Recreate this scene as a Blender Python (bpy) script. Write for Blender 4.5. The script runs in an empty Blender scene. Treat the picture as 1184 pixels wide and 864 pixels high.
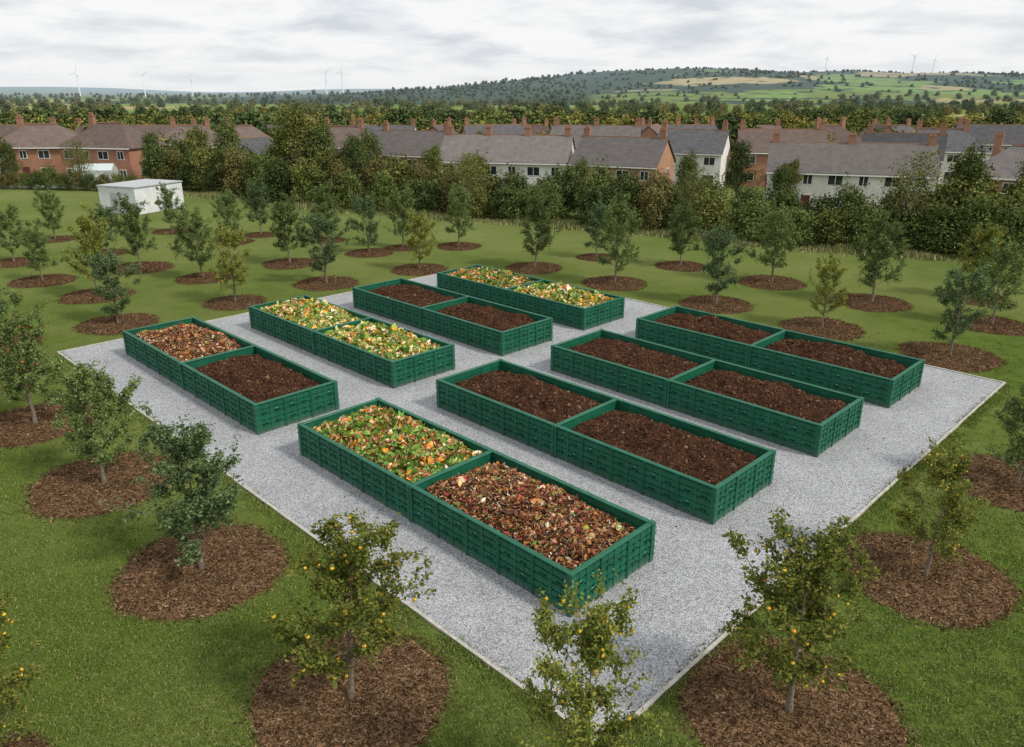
import bpy, math, numpy as np, bmesh
from mathutils import noise as mnoise, Vector
S=math.sqrt(.5)
scene=bpy.context.scene
COL=scene.collection
def W(u,v): return (S*(u-v), S*(u+v))

# ---------------------------------------------------------------- mesh utils
def make_mesh(name, parts, mats):
    """parts: list of (V(n,3), F(m,k), mat, smooth)"""
    me=bpy.data.meshes.new(name)
    Vs=[];lv=[];ls=[];lt=[];mi=[];sm=[];off=0;lo=0
    for V,F,m,s in parts:
        V=np.asarray(V,dtype=np.float32).reshape(-1,3);F=np.asarray(F,dtype=np.int32)
        if len(F)==0: continue
        k=F.shape[1];n=len(F)
        Vs.append(V);lv.append((F+off).ravel())
        ls.append(lo+np.arange(n)*k);lt.append(np.full(n,k));mi.append(np.full(n,m));sm.append(np.full(n,bool(s)))
        off+=len(V);lo+=n*k
    V=np.concatenate(Vs);lv=np.concatenate(lv).astype(np.int32)
    ls=np.concatenate(ls).astype(np.int32);lt=np.concatenate(lt).astype(np.int32)
    me.vertices.add(len(V));me.vertices.foreach_set('co',V.ravel())
    me.loops.add(len(lv));me.loops.foreach_set('vertex_index',lv)
    me.polygons.add(len(ls));me.polygons.foreach_set('loop_start',ls)
    try: me.polygons.foreach_set('loop_total',lt)
    except Exception: pass
    for m in mats: me.materials.append(m)
    me.polygons.foreach_set('material_index',np.concatenate(mi).astype(np.int32))
    me.polygons.foreach_set('use_smooth',np.concatenate(sm))
    me.update(calc_edges=True);me.validate()
    return me
def add_obj(name,data,parent=None,loc=(0,0,0),rz=0,scale=1,link=True):
    o=bpy.data.objects.new(name,data)
    if link: COL.objects.link(o)
    o.location=loc;o.rotation_euler=(0,0,rz)
    o.scale=(scale,)*3 if not hasattr(scale,'__len__') else scale
    if parent: o.parent=parent
    return o
CV=np.array([[-1,-1,-1],[1,-1,-1],[1,1,-1],[-1,1,-1],[-1,-1,1],[1,-1,1],[1,1,1],[-1,1,1]])*.5
CF=np.array([[0,3,2,1],[4,5,6,7],[0,1,5,4],[1,2,6,5],[2,3,7,6],[3,0,4,7]])
def boxes(bl):
    b=np.array(bl,dtype=float);c=(b[:,:3]+b[:,3:])/2;s=np.abs(b[:,3:]-b[:,:3])
    V=(c[:,None,:]+CV[None]*s[:,None,:]).reshape(-1,3)
    F=(CF[None]+8*np.arange(len(b))[:,None,None]).reshape(-1,4)
    return V,F
def norm(a): return a/np.maximum(np.linalg.norm(a,axis=-1,keepdims=True),1e-9)
def tube(pts,rad,k=6):
    pts=np.asarray(pts,float);n=len(pts)
    d=norm(np.gradient(pts,axis=0))
    ref=np.where(np.abs(d[:,2:3])>.9,np.array([[1.,0,0]]),np.array([[0,0,1.]]))
    a=norm(np.cross(d,ref));b=np.cross(d,a)
    t=np.arange(k)*2*np.pi/k
    V=pts[:,None,:]+np.asarray(rad)[:,None,None]*(a[:,None,:]*np.cos(t)[None,:,None]+b[:,None,:]*np.sin(t)[None,:,None])
    i=np.arange(n-1)[:,None]*k;j=np.arange(k)[None];j2=(j+1)%k
    F=np.stack([i+j,i+j2,i+k+j2,i+k+j],-1).reshape(-1,4)
    return V.reshape(-1,3),F
def join(lst):
    V=[];F=[];o=0
    for v,f in lst:
        V.append(v);F.append(np.asarray(f)+o);o+=len(v)
    return np.concatenate(V),np.concatenate(F)
def leaves(P,N,size,rng,asp=.55,fold=.25,quad=False):
    n=len(P);r=rng.normal(size=(n,3));t=norm(np.cross(r,N));b=np.cross(N,t)
    s=size[:,None]
    base=P-t*s*.5;tip=P+t*s*.5-N*s*.15
    l=P+b*s*asp*.5+N*s*fold*.5;rr=P-b*s*asp*.5+N*s*fold*.5
    V=np.stack([base,l,tip,rr],1).reshape(-1,3);i=4*np.arange(n)[:,None]
    if quad: return V,np.concatenate([i,i+1,i+2,i+3],1)
    return V,np.concatenate([np.concatenate([i,i+2,i+1],1),np.concatenate([i,i+3,i+2],1)])
def rotmats(rng,n):
    q=norm(rng.normal(size=(n,4)))
    w,x,y,z=q.T
    return np.stack([1-2*(y*y+z*z),2*(x*y-z*w),2*(x*z+y*w),2*(x*y+z*w),1-2*(x*x+z*z),2*(y*z-x*w),2*(x*z-y*w),2*(y*z+x*w),1-2*(x*x+y*y)],-1).reshape(n,3,3)
def inst(TV,TF,P,R,Sc):
    n=len(P);V=np.einsum('nij,nkj->nki',R,TV[None]*Sc[:,None,:])+P[:,None,:]
    F=(TF[None]+len(TV)*np.arange(n)[:,None,None]).reshape(-1,TF.shape[1])
    return V.reshape(-1,3),F
def fn(x,y,z=0,oct=4): return mnoise.fractal(Vector((x,y,z)),1.0,2.0,oct)

# ---------------------------------------------------------------- materials
class M:
    def __init__(s,name,rough=.8,spec=.3):
        s.m=bpy.data.materials.new(name);s.m.use_nodes=True
        s.t=s.m.node_tree;s.n=s.t.nodes;s.l=s.t.links
        s.b=s.n['Principled BSDF'];s.out=s.n['Material Output']
        s.b.inputs['Roughness'].default_value=rough
        s.b.inputs['Specular IOR Level'].default_value=spec
    def node(s,t,**k):
        x=s.n.new(t)
        for a,b in k.items(): setattr(x,a,b)
        return x
    def link(s,a,b): s.l.new(a,b)
    def pos(s): 
        if not hasattr(s,'_g'): s._g=s.node('ShaderNodeNewGeometry')
        return s._g.outputs['Position']
    def obj(s): return s.node('ShaderNodeTexCoord').outputs['Object']
    def island(s):
        s.pos();return s._g.outputs['Random Per Island']
    def rnd(s): return s.node('ShaderNodeObjectInfo').outputs['Random']
    def noise(s,vec,scale,detail=4,rough=.6,dist=0):
        x=s.node('ShaderNodeTexNoise');x.inputs['Scale'].default_value=scale;x.inputs['Detail'].default_value=detail
        x.inputs['Roughness'].default_value=rough;x.inputs['Distortion'].default_value=dist
        s.link(vec,x.inputs['Vector']);return x.outputs['Fac']
    def vor(s,vec,scale,feature='F1',out='Color'):
        x=s.node('ShaderNodeTexVoronoi',feature=feature);x.inputs['Scale'].default_value=scale
        s.link(vec,x.inputs['Vector']);return x.outputs[out]
    def ramp(s,fac,stops,interp='LINEAR'):
        x=s.node('ShaderNodeValToRGB');cr=x.color_ramp;cr.interpolation=interp
        while len(cr.elements)<len(stops): cr.elements.new(.5)
        for e,(p,c) in zip(cr.elements,stops): e.position=p
        for e,(p,c) in zip(cr.elements,stops):
            e.color=(c[0],c[1],c[2],1) if hasattr(c,'__len__') else (c,c,c,1)
        s.link(fac,x.inputs['Fac']);return x.outputs['Color']
    def mix(s,f,a,b,mode='MIX'):
        x=s.node('ShaderNodeMix',data_type='RGBA',blend_type=mode)
        for v,i in ((f,0),(a,6),(b,7)):
            if isinstance(v,(int,float)): 
                x.inputs[i].default_value=v if i==0 else (v,v,v,1)
            elif isinstance(v,tuple): x.inputs[i].default_value=(*v,1)
            else: s.link(v,x.inputs[i])
        return x.outputs[2]
    def math(s,op,a,b=0,c=None):
        x=s.node('ShaderNodeMath',operation=op)
        for i,v in enumerate((a,b)):
            if isinstance(v,(int,float)): x.inputs[i].default_value=v
            else: s.link(v,x.inputs[i])
        if op in('MULTIPLY_ADD',): x.inputs[2].default_value=c
        return x.outputs[0]
    def smooth(s,v,a,b):
        x=s.node('ShaderNodeMapRange',interpolation_type='SMOOTHSTEP');s.link(v,x.inputs[0])
        x.inputs[1].default_value=a;x.inputs[2].default_value=b;return x.outputs[0]
    def sep(s,v):
        x=s.node('ShaderNodeSeparateXYZ');s.link(v,x.inputs[0]);return x.outputs
    def col(s,c):
        if isinstance(c,tuple): s.b.inputs['Base Color'].default_value=(*c,1)
        else: s.link(c,s.b.inputs['Base Color'])
    def matte(s,c,bump=None):
        d=s.node('ShaderNodeBsdfDiffuse');s.n.remove(s.b)
        if isinstance(c,tuple): d.inputs[0].default_value=(*c,1)
        else: s.link(c,d.inputs[0])
        if bump:
            x=s.node('ShaderNodeBump');x.inputs['Strength'].default_value=bump[1];x.inputs['Distance'].default_value=bump[2]
            s.link(bump[0],x.inputs['Height']);s.link(x.outputs[0],d.inputs['Normal'])
        s.link(d.outputs[0],s.out.inputs[0])
    def leafy(s,c,f=.3):
        d=s.node('ShaderNodeBsdfDiffuse');s.n.remove(s.b);s.link(c,d.inputs[0])
        t=s.node('ShaderNodeBsdfTranslucent');m=s.node('ShaderNodeMixShader');m.inputs[0].default_value=f
        s.link(c,t.inputs[0]);s.link(d.outputs[0],m.inputs[1]);s.link(t.outputs[0],m.inputs[2]);s.link(m.outputs[0],s.out.inputs[0])

def leafmat(name,cols,trans=.25,haze=None):
    m=M(name)
    k=len(cols);c=m.ramp(m.island(),[(i/(k-1),x) for i,x in enumerate(cols)])
    v=m.math('MULTIPLY_ADD',m.rnd(),.45,.8)
    c=m.mix(1.0,c,v,'MULTIPLY')
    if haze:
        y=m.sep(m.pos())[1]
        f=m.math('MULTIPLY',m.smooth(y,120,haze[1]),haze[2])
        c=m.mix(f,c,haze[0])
    if trans: m.leafy(c,trans)
    else: m.matte(c)
    return m.m
HAZE_GROUND=(.22,.265,.275)  # aerial haze painted into the far ground colour, stronger with world Y
HAZE_LEAF=(.25,.30,.30)  # same haze painted into woodland leaf colours by world Y
mL_green=leafmat('leaf_green',[(.07,.11,.03),(.125,.18,.05),(.18,.24,.08),(.27,.32,.14)],.22)
mL_dark=leafmat('leaf_dark_green',[(.05,.085,.03),(.09,.14,.05),(.135,.19,.08),(.22,.28,.15)],.2)
mL_yel=leafmat('leaf_olive',[(.08,.115,.022),(.15,.19,.038),(.23,.26,.06),(.35,.33,.085)],.25)
mH=[leafmat('hedge_leaf_a',[(.045,.065,.018),(.085,.12,.032),(.13,.17,.05),(.20,.22,.08)],0),
    leafmat('hedge_leaf_b',[(.06,.075,.018),(.12,.14,.036),(.18,.20,.055),(.26,.26,.09)],0),
    leafmat('hedge_leaf_c',[(.06,.06,.02),(.12,.115,.038),(.17,.16,.058),(.24,.21,.09)],0),
    leafmat('hedge_leaf_d',[(.032,.052,.016),(.06,.09,.028),(.095,.13,.042),(.15,.18,.068)],0)]
mD=[leafmat('wood_leaf_a',[(.075,.10,.03),(.125,.155,.045),(.18,.20,.07)],0,(HAZE_LEAF,2400,.88)),
    leafmat('wood_leaf_b',[(.12,.13,.032),(.21,.205,.05),(.30,.27,.08)],0,(HAZE_LEAF,2400,.88)),
    leafmat('wood_leaf_c',[(.045,.07,.028),(.075,.108,.042),(.115,.15,.06)],0,(HAZE_LEAF,2400,.88)),
    leafmat('wood_leaf_d',[(.14,.12,.032),(.22,.19,.05),(.3,.26,.08)],0,(HAZE_LEAF,2400,.88))]
m=M('bark',.9,.2);c=m.ramp(m.noise(m.obj(),25,4),[(.3,(.09,.07,.05)),(.7,(.29,.25,.19))]);m.matte(c);mBark=m.m
m=M('fruit_yellow',.35,.5);m.col(m.ramp(m.island(),[(0,(.65,.38,.02)),(.6,(.78,.52,.03)),(1,(.7,.26,.02))]));mFy=m.m
m=M('fruit_red',.35,.5);m.col(m.ramp(m.island(),[(0,(.4,.04,.02)),(.6,(.55,.09,.03)),(1,(.55,.28,.05))]));mFr=m.m

# lawn / ground
m=M('lawn_grass',.9,.1)
p=m.pos();xyz=m.sep(p)
n1=m.noise(p,.10,4,.6);n2=m.noise(p,.9,4,.7);n3=m.noise(p,13,4,.75);n4=m.noise(p,48,2,.7)
c=m.ramp(n2,[(.25,(.066,.105,.018)),(.5,(.098,.145,.026)),(.78,(.15,.19,.046))])
c=m.mix(m.smooth(n1,.36,.66),c,(.165,.195,.055))
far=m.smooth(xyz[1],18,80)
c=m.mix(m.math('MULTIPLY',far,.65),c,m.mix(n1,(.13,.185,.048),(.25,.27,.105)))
c=m.mix(1.0,c,m.ramp(n3,[(.25,.45),(.55,1.0),(.8,1.45)]),'MULTIPLY')
c=m.mix(.9,c,m.ramp(n4,[(.3,.45),(.55,1.0),(.8,1.5)]),'MULTIPLY')
mp=m.node('ShaderNodeMapping');mp.inputs['Scale'].default_value=(.006,.0035,.0);m.link(p,mp.inputs[0])
vc=m.sep(m.vor(mp.outputs[0],1.0))[0]
cf=m.ramp(vc,[(0,(.14,.2,.05)),(.3,(.19,.25,.08)),(.5,(.36,.31,.15)),(.65,(.16,.23,.07)),(.8,(.10,.13,.05))],'CONSTANT')
cf=m.mix(m.math('MULTIPLY',m.smooth(xyz[1],200,5000),.8),cf,HAZE_GROUND)
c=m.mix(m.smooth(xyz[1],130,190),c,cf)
c=m.mix(m.smooth(xyz[1],4000,8000),c,(.29,.36,.42))  # farthest land tinted blue: distance haze put into the base colour
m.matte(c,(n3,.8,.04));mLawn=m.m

# gravel
m=M('gravel',.85,.3);p=m.pos()
vn=m.node('ShaderNodeTexVoronoi');vn.inputs['Scale'].default_value=23;m.link(p,vn.inputs['Vector'])
vs=m.sep(vn.outputs['Color'])[0];vd=vn.outputs['Distance']
v2=m.sep(m.vor(p,58))[1]
c=m.ramp(vs,[(0,(.20,.207,.22)),(.35,(.38,.393,.415)),(.7,(.50,.515,.54)),(.93,(.61,.62,.635)),(1,(.76,.755,.75))])
c=m.mix(.45,c,m.ramp(v2,[(0,(.22,.227,.24)),(1,(.62,.635,.66))]))
c=m.mix(1.0,c,m.ramp(vd,[(.0,1.12),(.5,.97),(.9,.5)]),'MULTIPLY')
c=m.mix(1.0,c,m.ramp(m.noise(p,.6,4,.7),[(.3,.84),(.6,1.0),(.8,1.08)]),'MULTIPLY')
c=m.mix(m.smooth(m.noise(p,6,3,.8),.62,.8),c,(.26,.245,.21))
m.matte(c,(m.math('SUBTRACT',1.0,vd),.9,.03));mGravel=m.m
m=M('edging_board',.8,.2);c=m.ramp(m.noise(m.pos(),5,4,.7),[(.3,(.33,.31,.27)),(.7,(.55,.53,.48))]);m.matte(c);mEdge=m.m
# mulch
mulch_cols=[(0,(.04,.023,.013)),(.3,(.098,.057,.031)),(.55,(.165,.098,.053)),(.8,(.25,.155,.085)),(1,(.42,.29,.18))]
m=M('bark_mulch',.95,.1);p=m.pos();c=m.ramp(m.sep(m.vor(p,28))[0],mulch_cols[:4]+[(1,(.2,.12,.07))])
c=m.mix(1.,c,m.ramp(m.noise(p,5,4,.7),[(.3,.5),(.7,1.1)]),'MULTIPLY');m.matte(c);mMul=m.m
m=M('bark_chip',.9,.15);m.matte(m.mix(1.,m.ramp(m.island(),mulch_cols),m.ramp(m.noise(m.pos(),3,3,.6),[(.3,.65),(.7,1.15)]),'MULTIPLY'));mChip=m.m
# soil
m=M('compost_soil',.95,.1);p=m.pos()
c=m.ramp(m.noise(p,9,5,.8),[(.25,(.034,.016,.010)),(.5,(.085,.041,.024)),(.75,(.155,.08,.05))])
c=m.mix(1.,c,m.ramp(m.noise(p,1.8,4,.7),[(.3,.62),(.7,1.25)]),'MULTIPLY')
m.matte(c,(m.noise(p,16,5,.8),1,.1));mSoil=m.m
m=M('soil_clod',.95,.12);c=m.ramp(m.island(),[(0,(.042,.021,.013)),(.5,(.085,.043,.026)),(.9,(.13,.07,.044)),(1,(.26,.16,.10))])
c=m.mix(1.,c,m.ramp(m.noise(m.pos(),1.8,4,.7),[(.3,.62),(.7,1.25)]),'MULTIPLY')
m.matte(c);mClod=m.m
def palmat(name,stops,clus=.45):
    m=M(name,.6,.35)
    f=m.math('FRACT',m.math('ADD',m.math('MULTIPLY',m.island(),1-clus*.6),m.math('MULTIPLY',m.noise(m.pos(),1.4,3,.6),clus*2.4)))
    c=m.ramp(f,stops,'CONSTANT')
    c=m.mix(.55,c,m.ramp(m.noise(m.pos(),22,3,.7),[(.3,.65),(.6,1.1)]),'MULTIPLY');m.col(c);return m.m
veg=[(0,(.10,.22,.03)),(.14,(.18,.38,.04)),(.29,(.34,.52,.07)),(.41,(.5,.62,.15)),(.48,(.24,.44,.05)),(.55,(.70,.70,.34)),(.61,(.84,.72,.42)),(.67,(.88,.45,.03)),(.76,(.85,.25,.02)),(.81,(.88,.82,.64)),(.87,(.62,.07,.03)),(.89,(.30,.16,.06)),(.92,(.13,.28,.035))]
bro=[(0,(.07,.035,.02)),(.16,(.16,.072,.034)),(.32,(.25,.11,.046)),(.46,(.36,.17,.07)),(.56,(.48,.28,.13)),(.66,(.62,.21,.04)),(.72,(.62,.46,.27)),(.78,(.40,.055,.045)),(.85,(.2,.04,.04)),(.91,(.18,.25,.05)),(.95,(.74,.63,.47))]
mix_=[(0,(.08,.17,.028)),(.13,(.17,.34,.04)),(.25,(.34,.48,.08)),(.35,(.55,.6,.2)),(.41,(.80,.62,.32)),(.50,(.88,.46,.08)),(.59,(.82,.25,.02)),(.65,(.88,.77,.57)),(.71,(.52,.08,.04)),(.75,(.42,.22,.08)),(.81,(.22,.11,.045)),(.87,(.14,.26,.035))]
mVeg=palmat('vegetable_scraps',veg);mBro=palmat('brown_scraps',bro,.25);mMix=palmat('mixed_scraps',mix_)
# plastic
m=M('green_plastic',.42,.45);o=m.obj()
c=m.ramp(m.noise(o,1.7,4,.6),[(.3,(.003,.085,.044)),(.7,(.008,.132,.072))])
c=m.mix(m.math('MULTIPLY',m.smooth(m.noise(o,9,5,.85),.56,.72),.4),c,(.14,.29,.21))
c=m.mix(m.math('MULTIPLY',m.smooth(m.noise(o,2.5,4,.7),.5,.8),.3),c,(.02,.055,.036))
z=m.sep(o)[2];c=m.mix(m.math('MULTIPLY',m.math('SUBTRACT',1.0,m.smooth(z,0,.3)),.4),c,(.12,.13,.11))
m.col(c);m.link(m.ramp(m.noise(o,6,3),[(.3,.38),(.7,.65)]),m.b.inputs['Roughness']);mGreen=m.m
m=M('slot_shadow',.9,.1);m.col((.003,.02,.013));mSlot=m.m  # dark colour painted for the shade inside the handle slots
m=M('worn_label',.7,.2);m.col((.2,.5,.38));mLab=m.m

# ---------------------------------------------------------------- terrain
def sst(x): x=np.clip(x,0,1);return x*x*(3-2*x)
def hedgeY(x): return np.interp(x,[-120,-43,-28.7,-12.7,.7,12.3,21.9,30.8,37.9,80],[112,99,88.4,80,74.5,68.7,62.6,59.1,55.9,40])
def terr(x,y):
    x=np.asarray(x,float);y=np.asarray(y,float)
    d=y-hedgeY(x)
    z=-1.6*sst((d-6)/25)-1.8*sst((y-130)/60)-7*sst((y-190)/300)
    z=z+70*np.exp(-((y-7000)/1200)**2)*(0.6+.4*np.sin(x/900+1)+.15*np.sin(x/330))*sst((y-4500)/2500)
    return z
ys=np.concatenate([np.arange(-40,60,2.5),np.geomspace(60,14000,110)])
xp=np.concatenate([np.arange(0,60,3),np.geomspace(60,13000,55)]);xs=np.concatenate([-xp[:0:-1],xp])
def grid(xs,ys,zf):
    X,Y=np.meshgrid(xs,ys);Z=zf(X,Y);V=np.stack([X,Y,Z],-1).reshape(-1,3)
    nx=len(xs);i=(np.arange(len(ys)-1)[:,None]*nx+np.arange(nx-1)[None]).reshape(-1,1)
    return V,np.concatenate([i,i+1,i+1+nx,i+nx],1)
V,F=grid(xs,ys,terr)
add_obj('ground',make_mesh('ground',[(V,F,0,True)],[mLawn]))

# hill with fields
def hillz(x,y):
    top=np.interp(x,[-900,-450,-309,-88,132,353,463,656,849,1262,1631,2600,3400],[-10,0,15,30,51,69,77,77,67,62,62,50,-5])
    f=sst((y-1250)/1350)*(1-.6*sst((y-2700)/1500))
    z=-11+(top+11)*f
    return z+f*(3*np.sin(x/140+y/200)+2*np.sin(x/60-y/90))
hx=np.linspace(-900,3400,260);hy=np.concatenate([np.linspace(1200,2800,150),np.linspace(2820,4200,30)])
V,F=grid(hx,hy,hillz)
me=make_mesh('hill',[(V,F,0,True)],[])
woodc=(.075,.105,.085)
fields=[(.10,.62,1300,1700,0,(.17,.22,.08)),(.20,.38,1850,2150,.0,(.40,.34,.2)),(.37,.47,1700,2250,.1,(.19,.28,.10)),
 (.42,.64,2200,2480,.0,(.36,.31,.19)),(.47,.64,1600,2050,.05,(.18,.27,.10)),(.10,.20,1750,1950,0,(.34,.30,.18)),(.28,.36,1450,1650,0,(.19,.28,.10)),
 (.50,.66,1400,1540,0,(.30,.28,.15)),(.64,.9,1500,2400,0,(.18,.25,.1)),(.56,.66,2230,2400,.03,(.18,.27,.11)),(.22,.30,2190,2330,0,(.17,.25,.1)),(.50,.56,1750,1900,0,(.34,.3,.17))]
cols=np.tile(np.array([*woodc,1.]),(len(V),1))
A=V[:,0]/V[:,1]*1.0;Yv=V[:,1]
nz=np.array([fn(v[0]*.004,v[1]*.004) for v in V]);nz2=np.array([fn(v[0]*.02+7,v[1]*.02) for v in V])
for a0,a1,y0,y1,sk,cc in fields:
    yy=Yv+nz*90;aa=A+nz2*.01
    msk=(aa>a0)&(aa<a1)&(yy>y0+sk*(A-a0)*1000)&(yy<y1+sk*(A-a0)*1000)
    cols[msk]=[*cc,1]
cols[nz2>.36]=[*woodc,1]
cols[(nz>.22)]=[*woodc,1]
ca=me.color_attributes.new('land','FLOAT_COLOR','POINT');ca.data.foreach_set('color',cols.ravel())
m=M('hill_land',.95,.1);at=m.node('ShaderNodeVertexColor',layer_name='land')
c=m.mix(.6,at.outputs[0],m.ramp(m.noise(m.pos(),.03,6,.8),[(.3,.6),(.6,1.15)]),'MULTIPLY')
c=m.mix(m.math('MULTIPLY',m.smooth(m.sep(m.pos())[1],900,3600),.6),c,(.20,.25,.29));m.matte(c)  # haze blue painted into the hill colour, growing with distance
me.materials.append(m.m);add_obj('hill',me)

# ---------------------------------------------------------------- pad
U0,U1,V0,V1=9.4,37.2,6.9,40.6
Vp,Fp=boxes([(U0,V0,-.05,U1,V1,.03)])
pad=add_obj('gravel_pad',make_mesh('gravel_pad',[(Vp,Fp,0,False)],[mGravel]),rz=math.radians(45))
e=.09
Vp,Fp=boxes([(U0-e,V0-e,-.05,U1+e,V0,.075),(U0-e,V1,-.05,U1+e,V1+e,.075),(U0-e,V0,-.05,U0,V1,.073),(U1,V0,-.05,U1+e,V1,.073)])
add_obj('timber_edging',make_mesh('timber_edging',[(Vp,Fp,0,False)],[mEdge]),rz=math.radians(45))
rng=np.random.default_rng(5)
n=420;P=np.stack([rng.uniform(U0,U1,n),rng.uniform(V0,V1,n),np.full(n,.045)],-1)
N=norm(np.stack([rng.normal(0,.3,n),rng.normal(0,.3,n),np.ones(n)],-1))
V,F=leaves(P,N,rng.uniform(.03,.11,n),rng)
add_obj('fallen_leaves',make_mesh('fallen_leaves',[(V,F,0,False)],[mChip]),rz=math.radians(45))
bm=bmesh.new();bmesh.ops.create_icosphere(bm,subdivisions=1,radius=1)
IV=np.array([v.co[:] for v in bm.verts]);IFc=np.array([[v.index for v in f.verts] for f in bm.faces]);bm.free()

# ---------------------------------------------------------------- compost bays
H=1.2;T=.07
def bay(name,u0,u1,v0,v1,fills):
    w=u1-u0;L=v1-v0;x,y=W(u0,v0)
    root=add_obj(name,None,loc=(x,y,.03),rz=math.radians(45))
    core=[];sl=[];post=[];rim=[];slot=[];lab=[]
    r=np.random.default_rng(int(u0*10+v0))
    def side(length,mp,n,half=None):
        step=length/n
        def bx(lst,a0,a1,o0,o1,z0,z1):
            p=mp(a0,o0);q=mp(a1,o1);lst.append((min(p[0],q[0]),min(p[1],q[1]),z0,max(p[0],q[0]),max(p[1],q[1]),z1))
        bx(core,0,length,-T,0,.01,H-.03)
        zs=[.09,.305,.52,.735,.95];hh=.15
        for i in range(n):
            a0=i*step;a1=a0+step
            for k,z in enumerate(zs):
                bx(sl,a0+.03,a1-.03,-.02,.034,z,z+hh)
                bx(sl,a0+.03,a1-.03,-T-.018,-T+.02,z,z+hh)
                bx(sl,a0+.03,a1-.03,.0,.044,z+.07,z+.095)
                if k in(1,3):
                    for q in(.27,.73):
                        c=a0+step*q;bx(slot,c-.12,c+.12,.015,.0375,z+.015,z+.06)  # thin raised dark boxes imitate shaded handle holes, nothing is cut
                        if r.random()<.4: bx(lab,c-.05,c+.04,.015,.038,z+.11,z+.135)
            c=(a0+a1)/2;bx(post,c-.03,c+.03,-.01,.055,.03,H-.06)
            for q in (.25,.75):
                c=a0+step*q;bx(post,c-.012,c+.012,-.01,.049,.06,H-.07)
        for i in range(1,n):
            a=i*step
            if half and i==half:
                bx(post,a-.11,a-.012,-.01,.08,0,H-.025);bx(post,a+.012,a+.11,-.01,.08,0,H-.025)
            else:
                bx(post,a-.045,a-.006,-.01,.07,.0,H-.04);bx(post,a+.006,a+.045,-.01,.07,.0,H-.04)
            bx(post,a-.03,a+.03,-T-.03,-T+.01,.0,H-.04)
    side(L,lambda a,o:(-o,a),10,5)
    side(L,lambda a,o:(w+o,a),10,5)
    side(w,lambda a,o:(a,-o),3)
    side(w,lambda a,o:(a,L+o),3)
    for cx in(0,w):
        for cy in(0,L):
            sx=1 if cx==0 else -1;sy=1 if cy==0 else -1
            post.append((min(cx-sx*.065,cx+sx*.10),min(cy-sy*.065,cy+sy*.10),0,max(cx-sx*.065,cx+sx*.10),max(cy-sy*.065,cy+sy*.10),H+.012))
            for zz in (.2,.42,.64,.86,1.06):
                a=cx-sx*.08;b=cx+sx*.11;c2=cy-sy*.08;d=cy+sy*.11
                post.append((min(a,b),min(c2,d),zz-.02,max(a,b),max(c2,d),zz+.02))
    ym=L/2
    rim+=[(-.055,-.055,H-.05,.10-.0,L+.055,H),(w-.10,-.055,H-.05,w+.055,L+.055,H),
          (.10,-.055,H-.052,w-.10,.10,H-.002),(.10,L-.10,H-.052,w-.10,L+.055,H-.002)]
    rim+=[(-.035,0,.0,-.001,L,.07),(w+.001,0,.0,w+.035,L,.07),(0,-.035,0,w,-.001,.07),(0,L+.001,0,w,L+.035,.07)]
    core+=[(T,ym-.05,.01,w-T,ym+.05,H-.03)]
    rim+=[(.10,ym-.085,H-.05,w-.10,ym+.085,H-.004)]
    def mk(nm,bl,mat,bev=0):
        V,F=boxes(bl);o=add_obj(nm,make_mesh(nm,[(V,F,0,False)],[mat]),root)
        if bev:
            b=o.modifiers.new('b','BEVEL');b.width=bev;b.segments=1;b.limit_method='NONE'
    mk('wall_panels',core,mGreen);mk('slats',sl,mGreen);mk('posts',post,mGreen,.008);mk('rim',rim,mGreen,.014);mk('slot_shadows',slot,mSlot)
    if lab: mk('labels',lab,mLab)
    for k,kind in enumerate(fills):
        a0,a1=(ym+.052,L-T-.002) if k==0 else (T+.002,ym-.052)
        contents(root,kind,T+.002,w-T-.002,a0,a1,int(u0*7+v0*3)+k)
tq=np.linspace(-1,1,5);w_=.55*np.sqrt(np.maximum(.04,1-tq**2))
CLV=np.concatenate([np.column_stack([tq,-w_,.5*tq**2+.25*w_]),np.column_stack([tq,0*tq,.5*tq**2-.0]),np.column_stack([tq,w_,.5*tq**2+.25*w_])])
qq=np.arange(4)[:,None];CLF=np.concatenate([np.concatenate([qq,qq+1,qq+6,qq+5],1),np.concatenate([qq+5,qq+6,qq+11,qq+10],1)])
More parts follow.
